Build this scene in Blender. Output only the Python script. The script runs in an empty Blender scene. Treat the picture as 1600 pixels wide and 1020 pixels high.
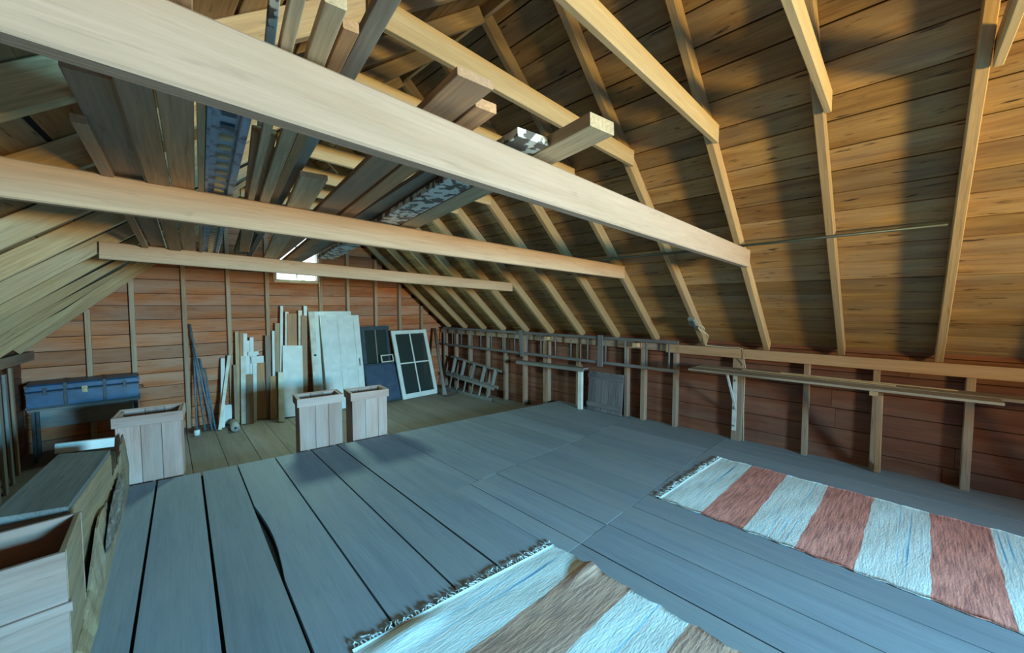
import bpy, math, random
from mathutils import Vector, Matrix
random.seed(7)
S = bpy.context.scene
COL = S.collection

# ------------------------------------------------------------------ camera
FPX, CXP, CYP, HZ, VPX, CAMH = 610.0, 800.0, 510.0, 478.0, 190.0, 1.6
PITCH = math.atan((CYP - HZ) / FPX)
AZ = math.atan((VPX - CXP) / math.hypot(FPX, CYP - HZ))
cam_d = bpy.data.cameras.new('camera')
cam_d.sensor_fit = 'HORIZONTAL'
cam_d.sensor_width = 36.0
cam_d.lens = FPX / 1600.0 * 36.0
cam_d.clip_start = 0.02
cam = bpy.data.objects.new('camera', cam_d)
COL.objects.link(cam)
cam.location = (0, 0, CAMH)
cam.rotation_euler = (math.pi / 2 - PITCH, 0, AZ)
S.camera = cam

# ------------------------------------------------------------------ world, daylight, exposure
w = bpy.data.worlds.new('sky')
S.world = w
w.use_nodes = True
bg = w.node_tree.nodes['Background']
bg.inputs[0].default_value = (0.72, 0.88, 1.0, 1)
bg.inputs[1].default_value = 2.5
S.view_settings.view_transform = 'Standard'
S.view_settings.look = 'None'
S.view_settings.gamma = 1.0
S.view_settings.use_curve_mapping = False
S.view_settings.exposure = 0.0
S.cycles.use_denoising = True
S.cycles.max_bounces = 10
S.cycles.diffuse_bounces = 6
S.cycles.sample_clamp_indirect = 6.0


def daylight(name, loc, direction, size, power, color, spread):
    l = bpy.data.lights.new(name, 'AREA')
    l.shape = 'RECTANGLE'
    l.size, l.size_y = size
    l.energy = power
    l.color = color
    l.spread = math.radians(spread)
    o = bpy.data.objects.new(name, l)
    COL.objects.link(o)
    o.location = loc
    o.rotation_euler = Vector(direction).to_track_quat('-Z', 'Y').to_euler()
    return o


# skylight comes down through the gable windows, sunlit ground throws warm light up through them
SKY = (0.19, 0.66, 1.0)
GROUND = (1.0, 0.76, 0.25)
daylight('window_skylight', (1.75, -4.92, 1.70), (-0.08, 1, -0.46), (0.9, 0.8), 400, SKY, 84)
daylight('window_ground_light', (1.75, -4.92, 1.35), (0.20, 1, 0.78), (0.65, 0.55), 330, GROUND, 112)
daylight('far_window_light', (2.17, 7.36, 2.22), (-0.05, -1, -0.45), (0.45, 0.35), 60, (0.55, 0.95, 0.80), 150)

# ------------------------------------------------------------------ pixel helpers (1600 x 1020 photograph)
_cp, _sp, _ca, _sa = math.cos(PITCH), math.sin(PITCH), math.cos(AZ), math.sin(AZ)


def ray(px, py):
    x, y = (px - CXP) / FPX, -(py - CYP) / FPX
    v = Vector((x, _cp + y * _sp, -_sp + y * _cp))
    return Vector((v.x * _ca - v.y * _sa, v.x * _sa + v.y * _ca, v.z))


def atx(px, py, x):
    v = ray(px, py)
    return Vector((0, 0, CAMH)) + v * (x / v.x)


def aty(px, py, y):
    v = ray(px, py)
    return Vector((0, 0, CAMH)) + v * (y / v.y)


def atz(px, py, z):
    v = ray(px, py)
    return Vector((0, 0, CAMH)) + v * ((z - CAMH) / v.z)


# ------------------------------------------------------------------ materials
MATS = {}


def _nt(name):
    m = bpy.data.materials.new(name)
    m.use_nodes = True
    nt = m.node_tree
    return m, nt, nt.nodes['Principled BSDF']


def wood(name, c1, c2, dark=(0.05, 0.03, 0.02), fleck=0.35, grey=None, greyamt=0.0, rough=0.8, vary=0.3, grain=0.35, bump=0.25, blotch=1.6):
    m, nt, bs = _nt(name)
    N, L = nt.nodes.new, nt.links.new
    tc = N('ShaderNodeTexCoord')
    oi = N('ShaderNodeObjectInfo')
    mul = N('ShaderNodeMath'); mul.operation = 'MULTIPLY'; mul.inputs[1].default_value = 53.0
    L(oi.outputs['Random'], mul.inputs[0])
    add = N('ShaderNodeVectorMath'); add.operation = 'ADD'
    L(tc.outputs['Object'], add.inputs[0]); L(mul.outputs[0], add.inputs[1])

    def noise(scale3, sc, det, rgh=0.6, dist=0.0):
        mp = N('ShaderNodeMapping'); mp.inputs['Scale'].default_value = scale3
        L(add.outputs[0], mp.inputs['Vector'])
        nz = N('ShaderNodeTexNoise'); nz.inputs['Scale'].default_value = sc
        nz.inputs['Detail'].default_value = det; nz.inputs['Roughness'].default_value = rgh
        nz.inputs['Distortion'].default_value = dist
        L(mp.outputs[0], nz.inputs['Vector'])
        return nz.outputs[0]

    def ramp(fac, a, b, ca=(0, 0, 0, 1), cb=(1, 1, 1, 1)):
        r = N('ShaderNodeValToRGB')
        r.color_ramp.elements[0].position = a; r.color_ramp.elements[0].color = ca
        r.color_ramp.elements[1].position = b; r.color_ramp.elements[1].color = cb
        L(fac, r.inputs[0])
        return r.outputs[0]

    def mix(kind, fac, a, b):
        x = N('ShaderNodeMix'); x.data_type = 'RGBA'; x.blend_type = kind
        if isinstance(fac, float):
            x.inputs[0].default_value = fac
        else:
            L(fac, x.inputs[0])
        for s, v in ((6, a), (7, b)):
            if isinstance(v, tuple):
                x.inputs[s].default_value = v
            else:
                L(v, x.inputs[s])
        return x.outputs[2]

    base = ramp(noise((0.55, 6, 6), blotch, 4, 0.6, 0.6), 0.32, 0.68, (*c1, 1), (*c2, 1))
    g = noise((1.0, 30, 30), 3.2, 5, 0.65, 0.3)
    gcol = ramp(g, 0.3, 0.7, (1 - grain, 1 - grain, 1 - grain, 1), (1.08, 1.08, 1.08, 1))
    col = mix('MULTIPLY', 1.0, base, gcol)
    if grey:
        gb = ramp(noise((0.5, 2.2, 2.2), 1.7, 4, 0.6, 0.2), 0.42, 0.66)
        gm = N('ShaderNodeMath'); gm.operation = 'MULTIPLY'; gm.inputs[1].default_value = greyamt
        L(gb, gm.inputs[0])
        col = mix('MIX', gm.outputs[0], col, (*grey, 1))
    fl = ramp(noise((2.2, 17, 17), 2.3, 3, 0.55, 0.2), 0.62, 0.72)
    fm = N('ShaderNodeMath'); fm.operation = 'MULTIPLY'; fm.inputs[1].default_value = fleck
    L(fl, fm.inputs[0])
    col = mix('MIX', fm.outputs[0], col, (*dark, 1))
    hsv = N('ShaderNodeHueSaturation')
    mr = N('ShaderNodeMapRange'); mr.inputs['To Min'].default_value = 1 - vary; mr.inputs['To Max'].default_value = 1 + vary * 0.6
    L(oi.outputs['Random'], mr.inputs['Value'])
    L(mr.outputs[0], hsv.inputs['Value'])
    L(col, hsv.inputs['Color'])
    L(hsv.outputs[0], bs.inputs['Base Color'])
    bs.inputs['Roughness'].default_value = rough
    bs.inputs['Specular IOR Level'].default_value = 0.25
    bp = N('ShaderNodeBump'); bp.inputs['Strength'].default_value = bump; bp.inputs['Distance'].default_value = 0.004
    L(g, bp.inputs['Height']); L(bp.outputs[0], bs.inputs['Normal'])
    MATS[name] = m
    return m


def paint(name, c, c2=None, scale=6.0, rough=0.6, lo=0.4, hi=0.65, metal=0.0, bump=0.08):
    m, nt, bs = _nt(name)
    N, L = nt.nodes.new, nt.links.new
    c2 = c2 or tuple(v * 0.82 for v in c)
    tc = N('ShaderNodeTexCoord')
    nz = N('ShaderNodeTexNoise'); nz.inputs['Scale'].default_value = scale; nz.inputs['Detail'].default_value = 6
    L(tc.outputs['Object'], nz.inputs['Vector'])
    r = N('ShaderNodeValToRGB')
    r.color_ramp.elements[0].position = lo; r.color_ramp.elements[0].color = (*c, 1)
    r.color_ramp.elements[1].position = hi; r.color_ramp.elements[1].color = (*c2, 1)
    L(nz.outputs[0], r.inputs[0]); L(r.outputs[0], bs.inputs['Base Color'])
    bs.inputs['Roughness'].default_value = rough; bs.inputs['Metallic'].default_value = metal
    bp = N('ShaderNodeBump'); bp.inputs['Strength'].default_value = bump; bp.inputs['Distance'].default_value = 0.003
    L(nz.outputs[0], bp.inputs['Height']); L(bp.outputs[0], bs.inputs['Normal'])
    MATS[name] = m
    return m


wood('roof_wood', (0.46, 0.27, 0.10), (0.27, 0.13, 0.045), dark=(0.02, 0.015, 0.012), fleck=0.9, grey=(0.27, 0.22, 0.17), greyamt=0.35, vary=0.32, grain=0.35)
wood('rafter_wood', (0.52, 0.34, 0.17), (0.40, 0.24, 0.11), fleck=0.3, grey=(0.38, 0.31, 0.22), greyamt=0.4, vary=0.2)
wood('beam_pale', (0.45, 0.31, 0.225), (0.37, 0.245, 0.165), fleck=0.15, vary=0.0, grain=0.08, bump=0.5)
wood('beam_tan', (0.54, 0.35, 0.22), (0.45, 0.27, 0.16), fleck=0.22, vary=0.1, grain=0.16)
wood('collar_wood', (0.52, 0.38, 0.22), (0.43, 0.30, 0.16), fleck=0.15, vary=0.12, grain=0.14)
wood('gable_wood', (0.62, 0.22, 0.085), (0.44, 0.125, 0.045), dark=(0.07, 0.03, 0.02), fleck=0.5, grey=(0.48, 0.31, 0.22), greyamt=0.6, vary=0.25)
wood('siding_wood', (0.28, 0.105, 0.06), (0.18, 0.06, 0.034), dark=(0.06, 0.03, 0.02), fleck=0.35, grey=(0.20, 0.135, 0.11), greyamt=0.4, vary=0.25)
wood('gable_stud', (0.56, 0.36, 0.23), (0.44, 0.26, 0.16), fleck=0.3, grey=(0.42, 0.34, 0.28), greyamt=0.4, vary=0.2)
wood('stud_wood', (0.42, 0.29, 0.20), (0.33, 0.20, 0.13), fleck=0.3, grey=(0.34, 0.29, 0.26), greyamt=0.5, vary=0.25)
wood('floor_paint', (0.26, 0.285, 0.315), (0.215, 0.235, 0.265), dark=(0.10, 0.11, 0.13), fleck=0.18, grey=(0.30, 0.30, 0.29), greyamt=0.5, vary=0.12, grain=0.12, bump=0.12, rough=0.7)
wood('floor_old', (0.28, 0.22, 0.175), (0.21, 0.165, 0.13), dark=(0.08, 0.07, 0.06), fleck=0.25, grey=(0.25, 0.24, 0.22), greyamt=0.4, vary=0.12, grain=0.15, bump=0.12)
wood('store_brown', (0.66, 0.34, 0.165), (0.50, 0.25, 0.11), fleck=0.3, grey=(0.28, 0.24, 0.2), greyamt=0.5, vary=0.3)
wood('store_grey', (0.33, 0.25, 0.18), (0.23, 0.175, 0.13), fleck=0.3, grey=(0.34, 0.30, 0.24), greyamt=0.6, vary=0.25)
wood('store_tan', (0.60, 0.43, 0.26), (0.48, 0.32, 0.18), fleck=0.25, vary=0.2)
wood('store_green', (0.24, 0.21, 0.10), (0.16, 0.14, 0.07), fleck=0.3, grey=(0.20, 0.20, 0.15), greyamt=0.5, vary=0.1)
wood('box_wood', (0.52, 0.34, 0.28), (0.42, 0.25, 0.20), fleck=0.18, grey=(0.50, 0.40, 0.36), greyamt=0.6, vary=0.2, grain=0.2)
wood('crate_wood', (0.44, 0.27, 0.21), (0.33, 0.19, 0.145), fleck=0.25, grey=(0.40, 0.31, 0.28), greyamt=0.5, vary=0.12, grain=0.2)
wood('slab_wood', (0.46, 0.31, 0.17), (0.32, 0.21, 0.12), fleck=0.3, grey=(0.36, 0.29, 0.22), greyamt=0.5, vary=0.1)
wood('grey_wood', (0.29, 0.28, 0.26), (0.20, 0.19, 0.18), fleck=0.35, grey=(0.34, 0.34, 0.33), greyamt=0.5, vary=0.2)
wood('ladder_wood', (0.22, 0.21, 0.22), (0.15, 0.14, 0.15), fleck=0.3, vary=0.15)
wood('bark', (0.34, 0.27, 0.22), (0.10, 0.075, 0.06), dark=(0.03, 0.025, 0.02), fleck=0.8, vary=0.0, grain=0.6, bump=1.0, blotch=5.0)
paint('dark_void', (0.012, 0.009, 0.007), rough=1.0)  # near black, stands in for the shade behind board and floor gaps
paint('white_paint', (0.72, 0.74, 0.70), (0.62, 0.64, 0.60), 5.0)
paint('cream_paint', (0.68, 0.66, 0.56), (0.54, 0.50, 0.40), 7.0)
paint('flaky_paint', (0.62, 0.62, 0.56), (0.10, 0.085, 0.07), 22.0, lo=0.50, hi=0.54, bump=0.5)
paint('trim_bluegrey', (0.30, 0.33, 0.38), (0.12, 0.12, 0.13), 18.0, lo=0.50, hi=0.66, bump=0.3)
paint('pole_blue', (0.07, 0.14, 0.20), (0.16, 0.20, 0.23), 14.0)
paint('trunk_blue', (0.02, 0.085, 0.19), (0.015, 0.05, 0.11), 9.0, rough=0.45)
paint('trunk_trim', (0.02, 0.03, 0.045), (0.05, 0.05, 0.05), 12.0, rough=0.5)
paint('brass', (0.30, 0.24, 0.13), (0.16, 0.13, 0.08), 30.0, rough=0.45, metal=0.7)
paint('dark_frame', (0.022, 0.04, 0.058), (0.04, 0.06, 0.075), 10.0, rough=0.5)
paint('blackboard', (0.028, 0.055, 0.10), (0.045, 0.075, 0.12), 7.0, rough=0.55)
paint('metal_white', (0.62, 0.64, 0.64), (0.5, 0.5, 0.48), 12.0, rough=0.4)
paint('metal_grey', (0.20, 0.22, 0.22), (0.12, 0.13, 0.13), 20.0, rough=0.5, metal=0.4)
paint('pipe_green', (0.02, 0.03, 0.022), (0.035, 0.04, 0.03), 15.0, rough=0.5)
paint('cord_white', (0.66, 0.62, 0.52), (0.55, 0.50, 0.40), 20.0)
paint('outlet_grey', (0.25, 0.29, 0.29), (0.18, 0.2, 0.2), 20.0, rough=0.5)
paint('roll_paper', (0.40, 0.36, 0.31), (0.30, 0.26, 0.22), 12.0)
paint('fringe_cotton', (0.62, 0.64, 0.60), (0.40, 0.42, 0.42), 60.0, rough=0.95)
paint('bead_tan', (0.50, 0.36, 0.18), (0.35, 0.24, 0.12), 20.0)


def glass_mat(name, c, rough=0.08):
    m, nt, bs = _nt(name)
    bs.inputs['Base Color'].default_value = (*c, 1)
    bs.inputs['Roughness'].default_value = rough
    bs.inputs['Specular IOR Level'].default_value = 0.5
    bs.inputs['Transmission Weight'].default_value = 0.75
    bs.inputs['IOR'].default_value = 1.1
    MATS[name] = m
    return m


glass_mat('old_glass', (0.12, 0.16, 0.15))


def rug_mat(name, stripes, pink, white):
    """stripes: list of (start_m, is_pink); local X runs along the rug, Y across it"""
    m, nt, bs = _nt(name)
    N, L = nt.nodes.new, nt.links.new
    tc = N('ShaderNodeTexCoord')
    sep = N('ShaderNodeSeparateXYZ'); L(tc.outputs['Object'], sep.inputs[0])
    mp = N('ShaderNodeMapping'); mp.inputs['Scale'].default_value = (3, 2, 1); L(tc.outputs['Object'], mp.inputs['Vector'])
    wob = N('ShaderNodeTexNoise'); wob.inputs['Scale'].default_value = 2.0; L(mp.outputs[0], wob.inputs['Vector'])
    ws = N('ShaderNodeMath'); ws.operation = 'MULTIPLY_ADD'; ws.inputs[1].default_value = 0.03; ws.inputs[2].default_value = -0.015
    L(wob.outputs[0], ws.inputs[0])
    xx = N('ShaderNodeMath'); xx.operation = 'ADD'; L(sep.outputs[0], xx.inputs[0]); L(ws.outputs[0], xx.inputs[1])
    total = stripes[-1][0] + 1.0
    dv = N('ShaderNodeMath'); dv.operation = 'DIVIDE'; dv.inputs[1].default_value = total; L(xx.outputs[0], dv.inputs[0])
    rp = N('ShaderNodeValToRGB'); rp.color_ramp.interpolation = 'CONSTANT'
    e = rp.color_ramp.elements
    while len(e) > 1:
        e.remove(e[-1])
    for i, (s, p) in enumerate(stripes):
        el = e[0] if i == 0 else e.new(s / total)
        el.position = max(0.0, s / total)
        el.color = (1, 1, 1, 1) if p else (0, 0, 0, 1)
    L(dv.outputs[0], rp.inputs[0])
    # threads run across the rug: fine along X, long along Y
    m2 = N('ShaderNodeMapping'); m2.inputs['Scale'].default_value = (75, 5, 1); L(tc.outputs['Object'], m2.inputs['Vector'])
    t1 = N('ShaderNodeTexNoise'); t1.inputs['Scale'].default_value = 1.0; t1.inputs['Detail'].default_value = 3; L(m2.outputs[0], t1.inputs['Vector'])
    m3 = N('ShaderNodeMapping'); m3.inputs['Scale'].default_value = (48, 0.8, 1); m3.inputs['Location'].default_value = (7, 3, 0); L(tc.outputs['Object'], m3.inputs['Vector'])
    t2 = N('ShaderNodeTexNoise'); t2.inputs['Scale'].default_value = 1.0; t2.inputs['Detail'].default_value = 2; L(m3.outputs[0], t2.inputs['Vector'])
    wr = N('ShaderNodeValToRGB')
    wr.color_ramp.elements[0].position = 0.28; wr.color_ramp.elements[0].color = (0.13, 0.24, 0.40, 1)
    wr.color_ramp.elements[1].position = 0.43; wr.color_ramp.elements[1].color = (*white, 1)
    a = wr.color_ramp.elements.new(0.36); a.color = (0.42, 0.60, 0.68, 1)
    a = wr.color_ramp.elements.new(0.62); a.color = (white[0], white[1], white[2], 1)
    a = wr.color_ramp.elements.new(0.70); a.color = (0.62, 0.50, 0.47, 1)
    a = wr.color_ramp.elements.new(0.78); a.color = (0.45, 0.55, 0.42, 1)
    L(t2.outputs[0], wr.inputs[0])
    pr = N('ShaderNodeValToRGB')
    pr.color_ramp.elements[0].position = 0.3; pr.color_ramp.elements[0].color = (pink[0] * 0.62, pink[1] * 0.62, pink[2] * 0.7, 1)
    pr.color_ramp.elements[1].position = 0.62; pr.color_ramp.elements[1].color = (*pink, 1)
    L(t1.outputs[0], pr.inputs[0])
    mx = N('ShaderNodeMix'); mx.data_type = 'RGBA'; L(rp.outputs[0], mx.inputs[0]); L(wr.outputs[0], mx.inputs[6]); L(pr.outputs[0], mx.inputs[7])
    sh = N('ShaderNodeMix'); sh.data_type = 'RGBA'; sh.blend_type = 'MULTIPLY'; sh.inputs[0].default_value = 0.55
    gr = N('ShaderNodeValToRGB'); gr.color_ramp.elements[0].position = 0.28; gr.color_ramp.elements[0].color = (0.45, 0.45, 0.48, 1); gr.color_ramp.elements[1].position = 0.55
    L(t1.outputs[0], gr.inputs[0]); L(mx.outputs[2], sh.inputs[6]); L(gr.outputs[0], sh.inputs[7])
    L(sh.outputs[2], bs.inputs['Base Color'])
    bs.inputs['Roughness'].default_value = 0.95
    bs.inputs['Specular IOR Level'].default_value = 0.1
    m4 = N('ShaderNodeMapping'); m4.inputs['Scale'].default_value = (110, 28, 1); L(tc.outputs['Object'], m4.inputs['Vector'])
    t3 = N('ShaderNodeTexNoise'); t3.inputs['Scale'].default_value = 1.0; L(m4.outputs[0], t3.inputs['Vector'])
    bp = N('ShaderNodeBump'); bp.inputs['Strength'].default_value = 0.6; bp.inputs['Distance'].default_value = 0.004
    L(t3.outputs[0], bp.inputs['Height']); L(bp.outputs[0], bs.inputs['Normal'])
    MATS[name] = m
    return m


# ------------------------------------------------------------------ mesh helpers
V = Vector
ROOT = {}


def empty(name, loc=(0, 0, 0), label=None, cat=None, group=None, kind=None):
    o = bpy.data.objects.new(name, None)
    o.empty_display_size = 0.1
    COL.objects.link(o)
    o.location = loc
    o.matrix_parent_inverse = Matrix.Identity(4)
    ROOT[o] = Matrix.Translation(V(loc))
    tag(o, label, cat, group, kind)
    return o


def tag(o, label=None, cat=None, group=None, kind=None):
    if label: o['label'] = label
    if cat: o['category'] = cat
    if group: o['group'] = group
    if kind: o['kind'] = kind
    return o


def frame(o, x, y=None, z=None):
    x = V(x).normalized()
    if z is not None:
        y = V(z).cross(x).normalized()
    else:
        y = (V(y) - x * V(y).dot(x)).normalized()
    zz = x.cross(y).normalized()
    M = Matrix.Identity(4)
    for i, a in enumerate((x, y, zz)):
        for j in range(3):
            M[j][i] = a[j]
    for j in range(3):
        M[j][3] = V(o)[j]
    return M


def link(name, verts, faces, mat, parent=None, M=None, local=False, smooth=False):
    """verts in world space (or in the frame M when local)"""
    M = M or Matrix.Identity(4)
    if not local:
        Mi = M.inverted()
        verts = [Mi @ V(v) for v in verts]
    me = bpy.data.meshes.new(name)
    me.from_pydata([tuple(v) for v in verts], [], faces)
    me.update()
    if smooth:
        for p in me.polygons:
            p.use_smooth = True
    me.materials.append(MATS[mat])
    o = bpy.data.objects.new(name, me)
    COL.objects.link(o)
    ROOT[o] = M.copy()
    if parent is not None:
        o.parent = parent
        o.matrix_parent_inverse = Matrix.Identity(4)
        o.matrix_basis = ROOT[parent].inverted() @ M
    else:
        o.matrix_basis = M
    return o


def chamfer_prism(L, W, T, c):
    """box 0..L x -W/2..W/2 x -T/2..T/2 with its long edges chamfered"""
    a, b = W / 2, T / 2
    c = min(c, a * 0.4, b * 0.4)
    prof = [(-a + c, -b), (a - c, -b), (a, -b + c), (a, b - c), (a - c, b), (-a + c, b), (-a, b - c), (-a, -b + c)]
    vs = [(0, y, z) for y, z in prof] + [(L, y, z) for y, z in prof]
    fs = [tuple(reversed(range(8))), tuple(range(8, 16))]
    for i in range(8):
        j = (i + 1) % 8
        fs.append((i, j, 8 + j, 8 + i))
    return vs, fs


def plank(name, p0, p1, wdir, W, T, mat, parent=None, c=0.003):
    """straight piece of timber from p0 to p1 (its axis), W wide along wdir, T thick"""
    p0, p1 = V(p0), V(p1)
    M = frame(p0, p1 - p0, wdir)
    vs, fs = chamfer_prism((p1 - p0).length, W, T, c)
    return link(name, vs, fs, mat, parent, M, local=True)


def hexa(name, b, t, mat, parent=None, xdir=None):
    """six-sided block from four bottom and four top corners, both anticlockwise"""
    b = [V(v) for v in b]; t = [V(v) for v in t]
    n = (b[1] - b[0]).cross(b[3] - b[0])
    xd = V(xdir) if xdir is not None else (b[3] - b[0])
    M = frame(b[0], xd, z=n if n.length > 1e-9 else (0, 0, 1))
    fs = [(3, 2, 1, 0), (4, 5, 6, 7), (0, 1, 5, 4), (1, 2, 6, 5), (2, 3, 7, 6), (3, 0, 4, 7)]
    return link(name, b + t, fs, mat, parent, M)


def box(name, lo, hi, mat, parent=None, axis='x', M0=None, c=0.003):
    """axis-aligned chamfered block, the grain along axis, optionally moved by M0"""
    lo, hi = V(lo), V(hi)
    cen = (lo + hi) / 2
    d = hi - lo
    i = 'xyz'.index(axis)
    j, k = (i + 1) % 3, (i + 2) % 3
    ax = [V((1, 0, 0)), V((0, 1, 0)), V((0, 0, 1))]
    p0 = cen - ax[i] * d[i] / 2
    p1 = cen + ax[i] * d[i] / 2
    wd = ax[j]
    if M0:
        p0, p1, wd = M0 @ p0, M0 @ p1, M0.to_3x3() @ wd
    return plank(name, p0, p1, wd, d[j], d[k], mat, parent, c)


def tube(name, pts, r, mat, parent=None, n=8, r1=None):
    pts = [V(p) for p in pts]
    vs, fs = [], []
    m = len(pts)
    up = V((0.13, 0.31, 0.94))
    for i, p in enumerate(pts):
        d = (pts[min(i + 1, m - 1)] - pts[max(i - 1, 0)]).normalized()
        a = d.cross(up)
        if a.length < 0.05:
            a = d.cross(V((1, 0, 0)))
        a.normalize()
        b = d.cross(a).normalized()
        rr = r if r1 is None else r + (r1 - r) * i / (m - 1)
        for k in range(n):
            t = 2 * math.pi * k / n
            vs.append(p + a * (rr * math.cos(t)) + b * (rr * math.sin(t)))
    for i in range(m - 1):
        for k in range(n):
            l = (k + 1) % n
            fs.append((i * n + k, i * n + l, (i + 1) * n + l, (i + 1) * n + k))
    fs.append(tuple(reversed(range(n))))
    fs.append(tuple(range((m - 1) * n, m * n)))
    return link(name, vs, fs, mat, parent, frame(pts[0], pts[-1] - pts[0] if (pts[-1] - pts[0]).length > 1e-6 else (1, 0, 0), z=up), smooth=True)


from mathutils.bvhtree import BVHTree


def bvh(o):
    M = ROOT[o]
    return BVHTree.FromPolygons([M @ v.co for v in o.data.vertices], [tuple(p.vertices) for p in o.data.polygons])


def hits(o, others):
    t = bvh(o)
    return any(t.overlap(q) for q in others)


def drop(o):
    me = o.data
    bpy.data.objects.remove(o)
    bpy.data.meshes.remove(me)


# ------------------------------------------------------------------ shell dimensions
YF, YN = 7.40, -5.00          # gable walls
XR, ZR = 5.12, 1.10           # underside of the right rafters at the eave
TAN = 0.869
XRI = 2.05
ZRI = ZR + (XR - XRI) * TAN   # underside of the ridge
ZL = 1.05
LOW = -0.20                   # lower floor at the far end
DEP = 0.11                    # rafter depth


YK = 2.96                     # the left eave bends here


def xl(y):
    if y < 2.0:
        return -1.64
    if y < YK:
        return -1.64 + (y - 2.0) / (YK - 2.0) * 0.23
    return -1.41 + (y - YK) / (YF - YK) * 0.61


def yedge(x):
    return 4.80 - 0.143 * x


NR = V((math.sin(math.atan(TAN)), 0, math.cos(math.atan(TAN))))   # outward normal, right slope


def rpt(s, y, off=0.0):
    """point on the right slope: s = 0 eave .. 1 ridge"""
    return V((XR + (XRI - XR) * s, y, ZR + (ZRI - ZR) * s)) + NR * off


def lpt(s, y, off=0.0):
    a = V((xl(y), y, ZL)); b = V((XRI, y, ZRI))
    d = (b - a).normalized()
    n = V((-d.z, 0, d.x))
    return a + (b - a) * s + n * off


RY = [-4.85, -4.2, -3.55, -2.9, -2.25, -1.57, -0.90, -0.24, 0.425, 1.07, 1.74, 2.36, 2.96, 3.57, 4.20, 4.77, 5.37, 5.93, 6.54, 7.12]

# ------------------------------------------------------------------ floor
fl = empty('floor', (0, 0, 0), 'blue grey painted wide plank floor of the loft', None, None, 'structure')


def floor_plank(f0, f1, ya, yb, z0=-0.03, z1=0.0, gap=0.006, mat='floor_paint', parent=fl):
    """between two seams x = a + b*y, from y = ya to yb (yb None: up to the floor edge)"""
    (a0, b0), (a1, b1) = f0, f1
    dz = random.uniform(-0.0015, 0.0015)

    def end(a, b, yy):
        if yy is None:
            # a + b*y = x, y = 4.80 - 0.143 x
            yy = (4.80 - 0.143 * a) / (1 + 0.143 * b)
        return yy
    A = [(a0 + gap / 2 + b0 * ya, ya), (a1 - gap / 2 + b1 * ya, ya)]
    y0, y1 = end(a0, b0, yb), end(a1, b1, yb)
    B = [(a1 - gap / 2 + b1 * y1, y1), (a0 + gap / 2 + b0 * y0, y0)]
    q = A + B
    b = [V((x, y, z0)) for x, y in q]
    t = [V((x, y, z1 + dz)) for x, y in q]
    return hexa('plank', b, t, mat, parent)


seams = [(-1.30, .09), (-0.93, .09), (-0.58, .088), (-0.245, .087), (0.10, .082), (0.43, .072), (0.80, .062), (1.19, .053), (1.513, .041), (1.93, .025)]
gaps = [.006, .006, .010, .020, .018, .012, .010, .016, .010, .016]
for i in range(len(seams) - 1):
    if i == 5:
        continue
    floor_plank(seams[i], seams[i + 1], YN, None, gap=(gaps[i] + gaps[i + 1]) / 2)


def prism(name, poly, z0, z1, mat, parent):
    n = len(poly)
    M = frame((*poly[0], z0), (poly[-1][0] - poly[0][0], poly[-1][1] - poly[0][1], 0), z=(0, 0, 1))
    vs = [(x, y, z0) for x, y in poly] + [(x, y, z1) for x, y in poly]
    fs = [tuple(reversed(range(n))), tuple(range(n, 2 * n))] + [(i, (i + 1) % n, n + (i + 1) % n, n + i) for i in range(n)]
    return link(name, vs, fs, mat, parent, M)


# the plank whose left edge has split open
(a0, b0), (a1, b1) = seams[5], seams[6]
ye0, ye1 = (4.80 - 0.143 * a0) / (1 + 0.143 * b0), (4.80 - 0.143 * a1) / (1 + 0.143 * b1)
poly = [(a0 + .006 + b0 * YN, YN), (a1 - .006 + b1 * YN, YN), (a1 - .006 + b1 * ye1, ye1), (a0 + .004 + b0 * ye0, ye0)]
for yy, wv in ((3.62, .004), (3.42, .022), (3.20, .036), (3.05, .040), (2.86, .036), (2.66, .022), (2.50, .008)):
    poly.append((a0 + b0 * yy + wv, yy))
prism('plank', poly, -.03, .0, 'floor_paint', fl)
near = [1.93, 2.10, 2.44, 2.80, 3.10, 3.42, 3.72, 4.05, 4.36, 4.68, 5.0, 5.26]
mid = [1.93, 2.10, 2.25, 2.42, 2.68, 2.95, 3.22, 3.55, 3.85, 4.2, 4.55, 4.9, 5.26]
far = [1.93, 2.20, 2.45, 2.72, 3.02, 3.30, 3.62, 3.95, 4.25, 4.6, 4.95, 5.26]
for seam, ya, yb in ((near, YN, 1.48), (mid, 1.48, 2.70), (far, 2.70, None)):
    for i in range(len(seam) - 1):
        jit = (0.0 if yb is None else 0.003)
        floor_plank((seam[i], .022), (seam[i + 1], .022), ya + 0.002, None if yb is None else yb - jit, gap=0.009 if seam is near else 0.005)
b = [V((-1.5, YN, -.06)), V((5.3, YN, -.06)), V((5.3, yedge(5.3) - .01, -.06)), V((-1.5, yedge(-1.5) - .01, -.06))]
hexa('dark_underlay', b, [v + V((0, 0, .028)) for v in b], 'dark_void', fl)  # dark sheet added below the planks so the seams look shaded
plank('riser', (-1.5, yedge(-1.5) - .02, -.115), (5.3, yedge(5.3) - .02, -.115), (0, 0, 1), .17, .022, 'floor_old', fl)

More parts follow.
